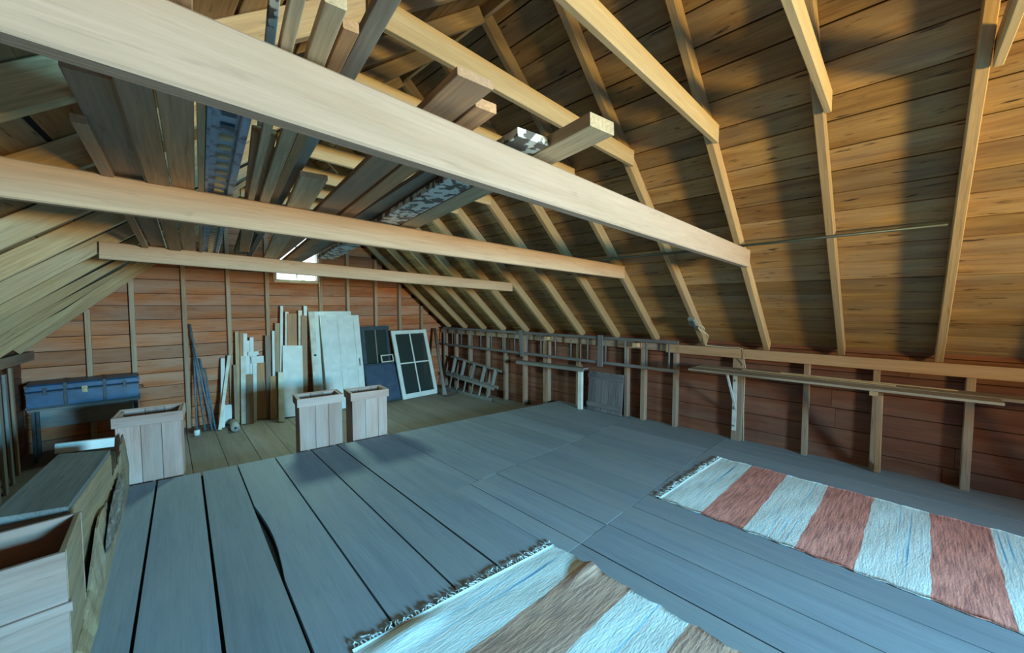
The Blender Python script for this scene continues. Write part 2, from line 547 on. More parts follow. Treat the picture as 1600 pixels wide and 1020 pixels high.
fl2 = empty('floor_lower', (0, 0, LOW), 'brown grey plank floor one step lower at the far gable', None, None, 'structure')
xs = [-1.4 + 0.31 * i for i in range(23)]
for i in range(len(xs) - 1):
    floor_plank((xs[i] - .3, .06), (xs[i + 1] - .3, .06), 3.9, YF + .08, LOW - .03, LOW, .006, 'floor_old', fl2)
hexa('dark_underlay', [V((-1.5, 3.8, LOW - .06)), V((5.3, 3.8, LOW - .06)), V((5.3, 7.5, LOW - .06)), V((-1.5, 7.5, LOW - .06))],
     [V((-1.5, 3.8, LOW - .032)), V((5.3, 3.8, LOW - .032)), V((5.3, 7.5, LOW - .032)), V((-1.5, 7.5, LOW - .032))], 'dark_void', fl2)  # same dark sheet under the lower planks, shade put into its colour

# ------------------------------------------------------------------ roof: boards, rafters, collar ties
ce = empty('ceiling', (XRI, 2, ZRI), 'steep open roof of bare boards on rafters', None, None, 'structure')
slope_len = math.hypot(XR - XRI, ZRI - ZR)
s = -0.16
while s < slope_len + .05:
    wd = random.uniform(0.165, 0.215)
    cuts = [YN] + sorted(random.sample([y for y in RY if -2 < y < 7], 2)) + [YF + .08]
    for a, b2 in zip(cuts, cuts[1:]):
        off = DEP + 0.012 + random.uniform(0, .004)
        sm = (s + wd / 2) / slope_len
        plank('board', rpt(sm, a + .002, off), rpt(sm, b2 - .002, off), rpt(1, 0) - rpt(0, 0), wd - random.uniform(.004, .009), .022, 'roof_wood', ce)
    s += wd
s = -0.16
while s < 4.3:
    wd = random.uniform(0.17, 0.22)
    cuts = [YN, random.choice([-2.25, -1.57, -.24, 0.425]), 2.0, YK, random.choice([4.77, 5.37]), YF + .08]
    for a, b2 in zip(cuts, cuts[1:]):
        off = DEP + 0.012 + random.uniform(0, .004)
        sm = (s + wd / 2) / 4.2
        plank('board', lpt(sm, a + .002, off), lpt(sm, b2 - .002, off), lpt(1, a) - lpt(0, a), wd - random.uniform(.003, .007), .022, 'roof_wood', ce)
    s += wd
LEFT_RAFTERS = []
for y in RY:
    plank('rafter', rpt(0.0, y, DEP / 2), rpt(1.005, y, DEP / 2), (0, 1, 0), .052, DEP, 'rafter_wood', ce, .004)
    lr = plank('rafter', lpt(0.0, y, DEP / 2), lpt(0.998, y, DEP / 2), (0, 1, 0), .052, DEP, 'rafter_wood', ce, .004)
    LEFT_RAFTERS.append(bvh(lr))
for y in RY[1:]:
    zc = 2.87
    dy = -0.05
    plank('collar_tie', (XR - (zc - ZR) / TAN + .06, y + dy, zc - .01), (xl(y) + (zc - ZL) * (XRI - xl(y)) / (ZRI - ZL) - .02, y + dy, zc + .03), (0, 0, 1), .13, .035, 'collar_wood', ce)
plank('ridge_board', (XRI, YN, ZRI + .10), (XRI, YF, ZRI + .10), (0, 0, 1), .14, .03, 'rafter_wood', ce)
# unseen dark sheets added outside the roof to block light through board gaps
for f, e in ((rpt, .03), (lpt, .03)):
    for ya, yb in ((YN - .05, 2.0), (2.0, YK), (YK, YF + .1)):
        q = [f(-.1, ya, DEP + e), f(-.1, yb, DEP + e), f(1.06, yb, DEP + e), f(1.06, ya, DEP + e)]
        up = [v + V((0, 0, .02)) for v in q]
        hexa('light_blocker', q, up, 'dark_void', ce)

# ------------------------------------------------------------------ right wall
wr = empty('wall_right', (XR, 2, 0), 'low knee wall of reddish boards and studs under the eave', None, None, 'structure')
z = -.24
while z < 1.2:
    h = random.uniform(.17, .21)
    cuts = [YN, random.uniform(-.6, .6), random.uniform(2.2, 4), YF + .08]
    for a, b2 in zip(cuts, cuts[1:]):
        plank('board', (XR + .10, a, z + h / 2), (XR + .10, b2 - .003, z + h / 2), (0, 0, 1), h - .006, .022, 'siding_wood', wr)
    z += h
box('light_blocker', (XR + .115, YN, -.3), (XR + .13, YF + .1, 1.2), 'dark_void', wr, 'y')  # unseen backing added to keep outside light out of the siding gaps
for y, wd in [(-4.8, .05), (-4.2, .05), (-3.55, .05), (-2.95, .05), (-2.3, .05), (-1.7, .05), (-1.05, .05), (-.434, .055), (.158, .05), (.701, .05), (1.36, .10), (2.095, .05), (2.543, .06), (2.80, .05), (3.642, .07), (4.312, .11), (4.83, .05), (5.335, .05), (5.85, .05), (6.41, .05), (6.9, .05), (7.3, .05)]:
    zb = 0 if y < 4.1 else LOW
    box('stud', (XR, y - wd / 2, zb), (XR + .088, y + wd / 2, 1.08), 'stud_wood', wr, 'z')
box('ledger', (XR - .04, YN, .99), (XR, 2.2, 1.10), 'beam_tan', wr, 'y')
box('plate', (XR - .005, 2.2, 1.0), (XR + .088, YF, 1.095), 'stud_wood', wr, 'y')

# ------------------------------------------------------------------ left wall
wl = empty('wall_left', (-1.2, 3, 0), 'low left knee wall of grey boards under the eave', None, None, 'structure')
z = -.24
while z < 1.15:
    h = random.uniform(.18, .22)
    for a, b2 in ((YN, 2.0), (2.0, YK), (YK, YF + .08)):
        plank('board', (xl(a) - .10, a, z + h / 2), (xl(b2) - .10, b2 - .003, z + h / 2), (0, 0, 1), h - .006, .022, 'siding_wood', wl)
    z += h
for a, b2 in ((YN, 2.0), (2.0, YK), (YK, YF + .08)):
    plank('light_blocker', (xl(a) - .13, a, .45), (xl(b2) - .13, b2, .45), (0, 0, 1), 1.5, .015, 'dark_void', wl)  # added unseen sheet that seals the knee wall against outside light
    plank('ledger', (xl(a) + .0, a, 1.0), (xl(b2) + .0, b2, 1.0), (0, 0, 1), .11, .04, 'stud_wood', wl)
for y in [-4, -3, -2, -1, 0, 1, 2, 3, 3.9, 4.8, 5.4, 6.0, 6.6]:
    box('stud', (xl(y) - .085, y - .03, LOW if y > 4.2 else 0), (xl(y) - .02, y + .03, 1.02), 'stud_wood', wl, 'z')

# ------------------------------------------------------------------ gable walls


def gable(wall, y, ystud, zlow, win, studs):
    z = zlow - .04
    wx0, wx1, wz0, wz1 = win
    while z < ZRI + .3:
        h = random.uniform(.16, .205)
        zm = z + h / 2
        kl = (XRI - xl(y)) / (ZRI - ZL)
        x0 = xl(y) - .15 if zm < ZL else xl(y) - .15 + (zm - ZL) * kl
        x1 = XR + .15 if zm < ZR else XR + .17 - (zm - ZR) / TAN
        if x1 - x0 > .1:
            if z + h > wz0 and z < wz1:
                pieces = [(x0, wx0), (wx1, x1)]
                if z < wz0 - .02:
                    plank('board', (wx0, y, (z + wz0) / 2), (wx1, y, (z + wz0) / 2), (0, 0, 1), wz0 - z - .005, .022, 'gable_wood', wall)
                if z + h > wz1 + .02:
                    plank('board', (wx0, y, (z + h + wz1) / 2), (wx1, y, (z + h + wz1) / 2), (0, 0, 1), z + h - wz1 - .005, .022, 'gable_wood', wall)
            else:
                c = random.choice(studs)
                pieces = [(x0, c), (c, x1)] if x0 + .4 < c < x1 - .4 else [(x0, x1)]
            for a, b2 in pieces:
                if b2 - a > .03:
                    plank('board', (a + .001, y + random.uniform(-.002, .002), zm), (b2 - .001, y, zm), (0, 0, 1), h - random.uniform(.003, .008), .022, 'gable_wood', wall)
        z += h
    for x in studs:
        top = min(ZL + (x - xl(y)) * (ZRI - ZL) / (XRI - xl(y)), ZR + (XR - x) * TAN) + .05
        zz = [(zlow, top)]
        if wx0 - .02 < x < wx1 + .02:
            zz = [(zlow, wz0 - .05), (wz1 + .05, top)]
        for a, b2 in zz:
            if b2 - a > .1:
                box('stud', (x - .026, ystud - .045, a), (x + .026, ystud + .045, b2), 'gable_stud', wall, 'z')
    # added dark backing that blocks light through the gaps, left open at the window
    yo = y + math.copysign(.02, y)
    for x0, x1, z0, z1 in ((-2, wx0, zlow - .1, 4.2), (wx1, 6, zlow - .1, 4.2), (wx0, wx1, zlow - .1, wz0), (wx0, wx1, wz1, 4.2)):
        box('light_blocker', (x0, min(yo, yo + math.copysign(.012, y)), z0), (x1, max(yo, yo + math.copysign(.012, y)), z1), 'dark_void', wall, 'x')


WF = (1.84, 2.50, 2.04, 2.80)
wf = empty('wall_far', (2.1, YF, LOW), 'orange brown board gable wall with upright studs and small window', None, None, 'structure')
gable(wf, YF + .06, YF + .005, LOW, WF, [-.317, .097, .642, 1.172, 1.694, 2.53, 3.014, 3.561, 4.079, 4.6])
WN = (1.35, 2.55, 0.95, 2.15)
wn = empty('wall_near', (2.1, YN, 0), 'near board gable wall with large window behind the viewer', None, None, 'structure')
gable(wn, YN - .06, YN - .005, 0, WN, [-.6, 0, .6, 1.31, 2.59, 3.1, 3.6, 4.2, 4.7])


def window(name, wn_, y, mat='cream_paint', cols=2):
    x0, x1, z0, z1 = wn_
    r = empty(name, ((x0 + x1) / 2, y, z0), None, None, None, 'structure')
    for a, b2 in (((x0 - .03, z0 - .04), (x1 + .03, z0 + .01)), ((x0 - .03, z1 - .01), (x1 + .03, z1 + .04))):
        box('window_frame', (a[0], y - .05, a[1]), (b2[0], y + .05, b2[1]), mat, r, 'x')
    for xa in (x0 - .04, x1 - .01):
        box('window_frame', (xa, y - .05, z0), (xa + .05, y + .05, z1), mat, r, 'z')
    for i in range(1, cols):
        xm = x0 + (x1 - x0) * i / cols
        box('glazing_bar', (xm - .01, y - .012, z0), (xm + .01, y + .012, z1), mat, r, 'z')
    return r


window('window_1', WF, YF + .06)['label'] = 'small bright window high in the far gable'
window('window_2', WN, YN - .06, cols=3)['label'] = 'large window in the near gable behind the viewer'

# ------------------------------------------------------------------ tie beams


def tie(y, p_left, p_right, h, t, mat, label):
    """end points give the centre line"""
    o = plank('tie_beam', p_left, p_right, (0, 0, 1), h, t, mat, None, .006)
    tag(o, label, 'beam', 'tie beams across the loft')
    return o


tie(1.02, (-0.15, 1.015, 2.098), (4.0, 1.015, 2.025), .155, .055, 'beam_pale', 'pale rough sawn tie beam carrying the cut ends of stored boards')
tie(2.30, (-0.34, 2.30, 2.06), (4.10, 2.30, 1.985), .145, .05, 'beam_tan', 'tan knotty tie beam in the middle of the three')
tie(4.14, (-0.10, 4.14, 2.005), (4.12, 4.14, 1.88), .125, .05, 'beam_tan', 'slim tan tie beam closest to the far gable window')

# ------------------------------------------------------------------ timber stored on top of the tie beams


def zbrd(y, lay=0.0):
    return 2.170 - (y - 1.015) * .042 + lay


def onstack(px, py, lay=0.0):
    v = ray(px, py)
    t = (2.170 + .042 * 1.015 + lay - CAMH) / (v.z + .042 * v.y)
    return V((v.x * t, v.y * t, 0))


def stored(lpx, rpx, mat, label, lay=0.0, t=.024, ext=(0, 0), name='stored_board', cat='board', grp='timber stored on the tie beams', shrink=.004):
    """left and right edges of the underside, each as two pixels of the photograph, near then far"""
    e0 = ext[0]
    for _ in range(60):
        nl, fl_ = onstack(*lpx[0], lay), onstack(*lpx[1], lay)
        nr, fr = onstack(*rpx[0], lay), onstack(*rpx[1], lay)
        cn, cf = (nl + nr) / 2, (fl_ + fr) / 2
        d = (cf - cn).normalized()
        side = V((d.y, -d.x, 0))
        W = abs(((nr - nl).dot(side) + (fr - fl_).dot(side)) / 2)
        cn = cn - d * e0
        cf = cf + d * ext[1]
        cn.z = zbrd(cn.y, lay) + t / 2
        cf.z = zbrd(cf.y, lay) + t / 2
        o = plank(name, cn, cf, side, max(W - shrink, .02), t, mat, None, .002)
        if hits(o, LEFT_RAFTERS):
            e0 -= .06                      # cut the near end clear of the rafter
        elif hits(o, STACK):
            lay += .004                    # lie on top of what is already there
        else:
            break
        drop(o)
    STACK.append(bvh(o))
    if label:
        tag(o, label, cat, grp)
    return o, cn, cf, side, W


STACK = []
EA = [((107, 222), (202, 377)), ((150, 220), (231, 381)), ((200, 200), (261, 385)), ((250, 200), (284, 387)), ((306, 212), (307, 390))]
EA[0] = ((127, 222), (214, 377))
for i, lb_ in enumerate(('narrowest wide brown plank, tucked against the left rafters', 'wide brown plank second from the left rafters', 'wide brown plank third from the left rafters', 'wide brown plank lying next to the notched trim board')):
    stored(EA[i], EA[i + 1], 'store_brown', lb_, lay=(.0, .007, .0, .008)[i], shrink=.009, ext=((.15, .4, .9, 1.3)[i], .25), grp='wide planks laid edge to edge')
# notched trim board: a thick painted board with a row of small blocks
n0, c0, c1, sd, W = stored(((321, 169), (315, 393)), ((393, 186), (342, 395)), 'trim_bluegrey', None, lay=.03, ext=(.35, .2), t=.03, name='trim_face')
STACK.pop()
drop(n0)
tb = empty('notched_trim_board', c0, 'blue grey painted cornice trim with a row of small notches', 'trim board')
d = (c1 - c0).normalized()
tr_parts = [plank('trim_face', c0, c1, sd, W, .03, 'trim_bluegrey', tb, .002)]
tr_parts += [plank('moulding', c0 + sd * W * .36 - V((0, 0, .022)), c1 + sd * W * .36 - V((0, 0, .022)), sd, W * .22, .018, 'trim_bluegrey', tb, .008)]
tr_parts += [plank('moulding', c0 - sd * W * .42 - V((0, 0, .02)), c1 - sd * W * .42 - V((0, 0, .02)), sd, W * .10, .01, 'trim_bluegrey', tb, .004)]
L_ = (c1 - c0).length
k = .05
while k < L_:
    p = c0 + d * k - V((0, 0, .019))
    tr_parts += [plank('dentil', p - sd * W * .16, p + sd * W * .16, d, .028, .013, 'bead_tan' if k > .5 else 'dark_frame', tb, .001)]
    k += .095
STACK += [bvh(q) for q in tr_parts]
stored(((308, 215), (309, 300)), ((320, 218), (319, 300)), 'rafter_wood', 'thin brown stick squeezed beside the notched trim board', ext=(.6, 2.0))
stored(((372, 200), (343, 300)), ((380, 203), (349, 302)), 'cream_paint', 'thin pale painted strip lying beyond the notched trim', ext=(0.1, 1.9), lay=.002)
# loose boards heaped in the middle
stored(((450, 0), (430, 99)), ((481, 0), (452, 108)), 'store_tan', 'light tan board with near end overhanging the pale beam', ext=(.1, 1.3), lay=.004)
stored(((425, 0), (414, 91)), ((434, 0), (425, 95)), 'flaky_paint', 'narrow board with flaking white edge over the pale beam', ext=(.1, 1.2), lay=.0)
stored(((506, 0), (469, 114)), ((543, 20), (499, 128)), 'store_tan', 'square cut tan board with a nail hole near its end', ext=(.0, 1.7), lay=.004)
stored(((536, 42), (505, 110)), ((561, 55), (530, 122)), 'store_brown', 'dark brown board lying higher between two tan boards', ext=(.0, 2.2), lay=.034)
stored(((588, 0), (425, 320)), ((629, 0), (441, 322)), 'store_grey', 'long narrow grey board lying slanted across all beams', ext=(.2, 2.0), lay=.030)
stored(((394, 206), (381, 306)), ((432, 214), (412, 306)), 'store_brown', 'brown board ending between the two nearer beams', ext=(0, 1.8), lay=.026)
stored(((415, 236), (391, 312)), ((460, 249), (425, 319)), 'store_green', 'mossy olive green board with a square near end', ext=(0, 2.0), lay=.0, t=.03)
stored(((476, 275), (441, 322)), ((505, 283), (488, 330)), 'store_tan', 'short broad tan board lying behind the olive one', ext=(0, 2.0), lay=.0)
stored(((720, 118), (489, 329)), ((766, 140), (526, 338)), 'store_brown', 'broad brown board with a split end overhanging the pale beam', ext=(0, 2.0), lay=.0)
stored(((745, 167), (527, 338)), ((774, 178), (551, 342)), 'store_brown', 'narrow brown board with a jagged end beside the broad one', ext=(0, 2.1), lay=.002, t=.03)
stored(((658, 271), (552, 341)), ((707, 283), (584, 348)), 'store_grey', 'dark grey board whose end stops at the pale beam', ext=(.25, 2.1), lay=.0)
stored(((813, 208), (588, 348)), ((852, 232), (619, 354)), 'flaky_paint', 'board with flaking white paint on its underside', ext=(0, 1.6), lay=.0, t=.03)
stored(((928, 192), (620, 355)), ((953, 216), (646, 359)), 'store_tan', 'heavy tan moulding board reaching farthest over the pale beam', ext=(0, .35), lay=.0, t=.045)

# ------------------------------------------------------------------ green pipe and outlet on the right slope
pipe = tube('roof_pipe', [(3.93, 2.50, 2.13), (3.90, 1.2, 2.13), (3.93, -.19, 2.145)], .012, 'pipe_green')
tag(pipe, 'thin dark green pipe running along the rafters of the right slope', 'pipe')
yo = 1.70
po = rpt(.125, 1.74, -.02)
ob = empty('outlet_box', po, 'small grey outlet box screwed to a rafter', 'outlet')
xd = (rpt(1, 0) - rpt(0, 0)).normalized()
plank('housing', po - xd * .055, po + xd * .055, (0, 1, 0), .075, .05, 'outlet_grey', ob, .008)
fp = plank('faceplate', po - xd * .048 - NR * .027, po + xd * .048 - NR * .027, (0, 1, 0), .064, .006, 'metal_grey', ob, .002)
for q in (-.02, .02):
    plank('socket', po + xd * (q - .012) - NR * .031, po + xd * (q + .012) - NR * .031, (0, 1, 0), .026, .004, 'dark_frame', fp, .001)
pts = [rpt(.11, 1.71, -.012)]
for k in range(9):
    a = k / 8 * 2 * math.pi
    pts.append(rpt(.095 + .012 * math.cos(a), 1.67 + .035 * math.sin(a), -.02))
for k in range(8):
    u = k / 7
    pts.append(rpt(.085 - .075 * u, 1.69 - .03 * u - .05 * math.sin(u * 5), -.014))
pts += [V((XR - .045, 1.60, 1.112)), V((XR - .03, 1.48, 1.108)), V((XR - .03, 1.36, 1.112)), V((XR - .045, 1.30, 1.105)), V((XR - .05, 1.285, 1.0)), V((XR - .012, 1.275, .9)), V((XR - .008, 1.28, .4)), V((XR - .012, 1.27, .02))]
cd = tube('extension_cord', pts, .0045, 'cord_white', None, 6)
tag(cd, 'white electric cord looping from the outlet box down the wall', 'cord')

# ------------------------------------------------------------------ wall bench
bn = empty('wall_bench', (4.85, .4, .86), 'long plank shelf bench fixed along the right wall', 'shelf')
plank('shelf_board', (4.715, 1.735, .868), (4.715, -.56, .868), (1, 0, 0), .20, .022, 'store_grey', bn)
plank('shelf_board', (4.915, 1.72, .872), (4.915, -1.9, .872), (1, 0, 0), .19, .024, 'store_grey', bn)
plank('shelf_board', (5.048, 1.60, .866), (5.048, -1.9, .866), (1, 0, 0), .07, .02, 'store_brown', bn)
plank('support_block', (5.02, .158, .845), (4.66, .158, .835), (0, 1, 0), .055, .05, 'store_tan', bn)
plank('brace', (4.72, .12, .82), (5.085, .12, .02), (0, 1, 0), .045, .055, 'store_brown', bn)
plank('support_block', (5.12, -1.05, .835), (4.66, -1.05, .835), (0, 1, 0), .055, .05, 'store_tan', bn)
plank('brace', (4.72, -1.08, .82), (5.085, -1.08, .02), (0, 1, 0), .045, .055, 'store_brown', bn)
bu = plank('bracket_upright', (5.108, 1.375, .12), (5.108, 1.375, .85), (0, 1, 0), .045, .012, 'metal_white', bn, .001)
plank('bracket_strut', (4.74, 1.36, .852), (5.10, 1.36, .38), (0, 1, 0), .022, .02, 'metal_white', bn, .002)
plank('bracket_arm', (5.11, 1.375, .85), (4.72, 1.375, .85), (0, 1, 0), .04, .012, 'metal_white', bn, .001)
for zz in (.18, .40, .72):
    tube('bolt', [(5.10, 1.375, zz), (5.094, 1.375, zz)], .011, 'metal_grey', bu, 8)
st = plank('loose_stick', (4.90, 1.25, .889), (4.86, .02, .889), (1, 0, 0), .02, .012, 'store_tan')
tag(st, 'thin yellowish stick lying on the wall bench', 'stick')
st = plank('loose_stick', (4.965, .9, .889), (4.95, -.35, .889), (1, 0, 0), .018, .01, 'store_tan')
tag(st, 'long pale lath on the wall bench near the wall', 'stick')

# ------------------------------------------------------------------ ladders
ld = empty('long_ladder', (5.03, 4.6, .75), 'long dark wooden ladder hung sideways along the right wall', 'ladder')
ya, yb = 2.02, 7.20
for za, zb_ in ((1.13, 1.12), (.76, .76)):
    plank('rail', (5.035, ya, za), (5.035, yb, zb_), (0, 0, 1), .042, .03, 'ladder_wood', ld)
y = ya + .12
while y < yb:
    tube('rung', [(5.035, y, .765), (5.035, y, 1.125)], .012, 'ladder_wood', ld, 8)
    y += .315
for yy, lean in ((3.16, 0), (4.76, .05)):
    plank('strap', (5.008, yy, .70), (5.008, yy + lean, 1.17), (0, 1, 0), .085, .018, 'ladder_wood', ld)
for yy in (2.60, 4.20):
    hk = box('ladder_hook', (4.99, yy - .035, 1.03), (5.12, yy + .035, 1.09), 'store_tan', None, 'x')
    tag(hk, 'reddish wooden peg block holding the long ladder on the wall', 'peg', 'ladder pegs')
sl = empty('step_ladder', (4.92, 6.1, LOW), 'grey wooden stepladder lying on its side against the wall', 'ladder')
ya, yb = 5.35, 6.95
plank('rail', (5.06, ya, .36), (5.06, yb, .50), (0, 0, 1), .045, .025, 'grey_wood', sl)
plank('rail', (4.97, ya, .06), (4.97, yb, .17), (0, 0, 1), .06, .025, 'grey_wood', sl)
for k in range(5):
    u = (k + .5) / 5
    y = ya + (yb - ya) * u
    plank('step', (4.97, y, .06 + .11 * u), (5.06, y, .36 + .14 * u), (0, 1, 0), .03, .07, 'grey_wood', sl)
plank('rail', (4.93, ya + .08, .03), (4.93, yb, .13), (0, 0, 1), .05, .02, 'grey_wood', sl)
plank('rail', (4.86, ya + .08, LOW + .03), (4.86, yb, LOW + .03), (0, 0, 1), .06, .025, 'grey_wood', sl)
for k in range(6):
    u = (k + .4) / 6
    y = ya + .1 + (yb - ya - .15) * u
    plank('brace', (4.86, y, LOW + .04), (4.93, y, .03 + .1 * u), (0, 1, 0), .035, .018, 'grey_wood', sl)

# ------------------------------------------------------------------ small things by the right wall
sh = empty('small_wall_shelf', (5.02, 4.1, .6), 'narrow grey shelf board on the right wall below the ladder', 'shelf')
plank('shelf_board', (5.03, 3.42, .635), (5.03, 4.86, .61), (1, 0, 0), .13, .022, 'grey_wood', sh)
plank('shelf_lip', (4.96, 3.42, .615), (4.96, 4.86, .59), (0, 0, 1), .045, .018, 'grey_wood', sh)
plank('shelf_post', (5.0, 3.50, .0), (5.0, 3.50, .61), (0, 1, 0), .07, .05, 'white_paint', sh)
pn = empty('weathered_hatch', (5.05, 3.1, 0), 'dark weathered batten hatch leaning on the right wall studs', 'hatch')
y = 2.82
for k in range(5):
    wd = .118
    plank('board', (5.06, y + wd / 2, .005), (5.105, y + wd / 2, .60), (0, 1, 0), wd - .005, .018, 'ladder_wood', pn)
    y += wd
plank('batten', (5.052, 2.815, .10), (5.052, 3.415, .10), (0, 0, 1), .07, .018, 'ladder_wood', pn)
plank('batten', (5.085, 2.815, .53), (5.085, 3.415, .53), (0, 0, 1), .08, .018, 'ladder_wood', pn)

# ------------------------------------------------------------------ open topped slatted boxes on the lower floor


def bin_box(x0, y0, wdt, dpt, h, label, rim=.018, rz=-.142, n=3):
    """x0, y0: front left corner at the lower floor"""
    r = empty('wooden_bin', (x0, y0, LOW), label, 'box', 'open wooden bins at the floor step')
    M0 = Matrix.Translation(V((x0, y0, LOW))) @ Matrix.Rotation(rz, 4, 'Z')
    t = .022
    ws = [random.uniform(.8, 1.2) for _ in range(n)]
    tot = sum(ws)
    for yy in (0, dpt - t):
        x = 0
        for q in ws:
            dx = q / tot * wdt
            box('slat', (x + .0015, yy, 0), (x + dx - .0015, yy + t, h), 'box_wood', r, 'z', M0)
            x += dx
    for xx in (0, wdt - t):
        y = t
        for q in range(2):
            dy = (dpt - 2 * t) / 2
            box('slat', (xx, y + .001, 0), (xx + t, y + dy - .001, h), 'box_wood', r, 'z', M0)
            y += dy
    box('bottom', (t, t, .02), (wdt - t, dpt - t, .04), 'box_wood', r, 'x', M0)
    rh = .085
    box('rim', (-rim, -rim, h - rh), (wdt + rim, 0, h + .008), 'box_wood', r, 'x', M0)
    box('rim', (-rim, dpt, h - rh), (wdt + rim, dpt + rim, h + .008), 'box_wood', r, 'x', M0)
    box('rim', (-rim, 0, h - rh), (0, dpt, h + .008), 'box_wood', r, 'y', M0)
    box('rim', (wdt, 0, h - rh), (wdt + rim, dpt, h + .008), 'box_wood', r, 'y', M0)
    return r


bin_box(-.085, 4.90, .45, .34, .80, 'open pinkish grey wooden bin standing alone beside the rough slab')
bin_box(1.345, 4.68, .45, .30, .765, 'open wooden bin of the pair, the one closer to the lone bin')
bin_box(1.90, 4.60, .42, .30, .755, 'open wooden bin of the pair with a knot below its rim')

# ------------------------------------------------------------------ rugs


def rug(name, p_near_r, p_far_r, p_far_l, length, mat, label, bumps=(), fringe_seed=1):
    """corner points on the floor at the fringed end: a, b; the rug runs from there along dirn"""
    a, b = V((*p_near_r, .0)), V((*p_far_r, .0))
    dirn = V((*p_far_l, 0)).normalized()
    side = (b - a)
    Wd = side.length
    M = frame((a.x, a.y, 0.004), dirn, z=(0, 0, 1))
    Mi = M.inverted()
    ylocal = (Mi @ V((b.x, b.y, .004))).y
    skew = (Mi @ V((b.x, b.y, .004))).x
    nx, ny = int(length / .03), 36
    rng = random.Random(fringe_seed)
    vs, fs = [], []

    def h(x, v):
        z = .007 + .002 * math.sin(x * 9 + v * 4) + .0015 * math.sin(x * 23 - v * 11)
        for bx, bv, rx, rv, bh in bumps:
            z += bh * math.exp(-((x - bx) / rx) ** 2 - ((v - bv) / rv) ** 2)
        return z
    for lay in (1, 0):
        for i in range(nx + 1):
            for j in range(ny + 1):
                v = j / ny
                x = i / nx * length + skew * v * (1 - i / nx)
                yy = ylocal * v
                if j in (0, ny):
                    yy += (.006 * math.sin(x * 31) + .004 * math.sin(x * 67 + 1)) * (1 if j else -1)
                vs.append((x, yy, h(x, v) if lay else max(0.0, h(x, v) - .008)))
    off = (nx + 1) * (ny + 1)
    flip = ylocal < 0
    for i in range(nx):
        for j in range(ny):
            q = (i * (ny + 1) + j, (i + 1) * (ny + 1) + j, (i + 1) * (ny + 1) + j + 1, i * (ny + 1) + j + 1)
            q = tuple(reversed(q)) if flip else q
            fs.append(q)
            fs.append(tuple(off + k for k in reversed(q)))
    ring = [j for j in range(ny + 1)] + [i * (ny + 1) + ny for i in range(1, nx + 1)] + [nx * (ny + 1) + j for j in range(ny - 1, -1, -1)] + [i * (ny + 1) for i in range(nx - 1, 0, -1)]
    for q, k in zip(ring, ring[1:] + ring[:1]):
        fs.append((q, k, off + k, off + q) if flip else (k, q, off + q, off + k))
    r = empty(name, (a.x, a.y, 0), label, 'rug')
    link('weave', vs, fs, mat, r, M, local=True, smooth=True)
    # knotted fringe
    fv, ff = [], []
    for i in range(72):
        v = (i + .5) / 72
        px, py, pz = skew * v, ylocal * v, h(skew * v, v)
        ang = rng.uniform(-.7, .7)
        ln = rng.uniform(.03, .06)
        prev = None
        for k in range(4):
            u = k / 3
            cx = px - ln * u * math.cos(ang + u * rng.uniform(-.6, .6))
            cy = py + ln * u * math.sin(ang + u * rng.uniform(-.6, .6))
            cz = max(.004, pz * (1 - u) + .004 + .008 * math.sin(u * 3.1) * rng.random())
            rr = .0035
            base = len(fv)
            fv += [(cx, cy - rr, cz), (cx, cy, cz + rr), (cx, cy + rr, cz), (cx, cy, cz - rr)]
            if prev is not None:
                for e in range(4):
                    f = (e + 1) % 4
                    ff.append((prev + e, prev + f, base + f, base + e))
            prev = base
    fr = link('fringe', fv, ff, 'fringe_cotton', r, M, local=True)
    tag(fr, kind='stuff')
    return r


def stripes(edges, first=False):
    out, p = [], first
    for e in edges:
        out.append((e, p)); p = not p
    return out


rug_mat('rug_salmon', stripes([0, .33, .62, .92, 1.22, 1.53, 1.83, 2.13]), (0.74, 0.28, 0.21), (0.70, 0.72, 0.68))
rug_mat('rug_taupe', stripes([0, .37, .68, 1.0, 1.32, 1.64, 1.95, 2.3]), (0.56, 0.33, 0.23), (0.68, 0.72, 0.68))
rug('rag_rug', (3.10, 1.375), (4.40, 1.30), (-.03, -1), 2.7, 'rug_salmon', 'rag rug with salmon pink and pale blue bands beside the wall bench', fringe_seed=3)
rug('rag_rug', (.70, 1.745), (1.985, 1.60), (-.03, -1), 2.4, 'rug_taupe', 'rag rug with dull tan and pale blue bands and a rucked fold',
    bumps=((.42, .98, .035, .12, .035), (.10, .18, .045, .16, .022)), fringe_seed=5)

# ------------------------------------------------------------------ crates and slab on the left
cr = empty('open_crate', (-.45, 2.5, .34), 'open topped pinkish wooden crate set on another crate', 'crate')


def crate_quad(r, top, z0, z1, mat='crate_wood', t=.022, side='slab_wood'):
    """top: front left, front right, back right, back left corners seen from above"""
    cs = [V((p.x, p.y, 0)) for p in top]
    cen = sum(cs, V((0, 0, 0))) / 4
    zc, h = (z0 + z1) / 2, z1 - z0
    for i, nm in ((0, 'front_panel'), (1, 'side_panel'), (2, 'back_panel'), (3, 'side_panel')):
        a, b2 = cs[i].copy(), cs[(i + 1) % 4].copy()
        n = V((-(b2 - a).y, (b2 - a).x, 0)).normalized()
        if n.dot(cen - a) < 0:
            n = -n
        d_ = (b2 - a).normalized()
        if i in (1, 3):
            a += d_ * t; b2 -= d_ * t
        a += n * t / 2; b2 += n * t / 2
        a.z = b2.z = zc
        plank(nm, a, b2, (0, 0, 1), h, t, side if i == 1 else mat, r)
    ins = [c + (cen - c).normalized() * t * 1.2 for c in cs]
    hexa('bottom_panel', [V((c.x, c.y, z0 + .002)) for c in ins], [V((c.x, c.y, z0 + .02)) for c in ins], mat, r)


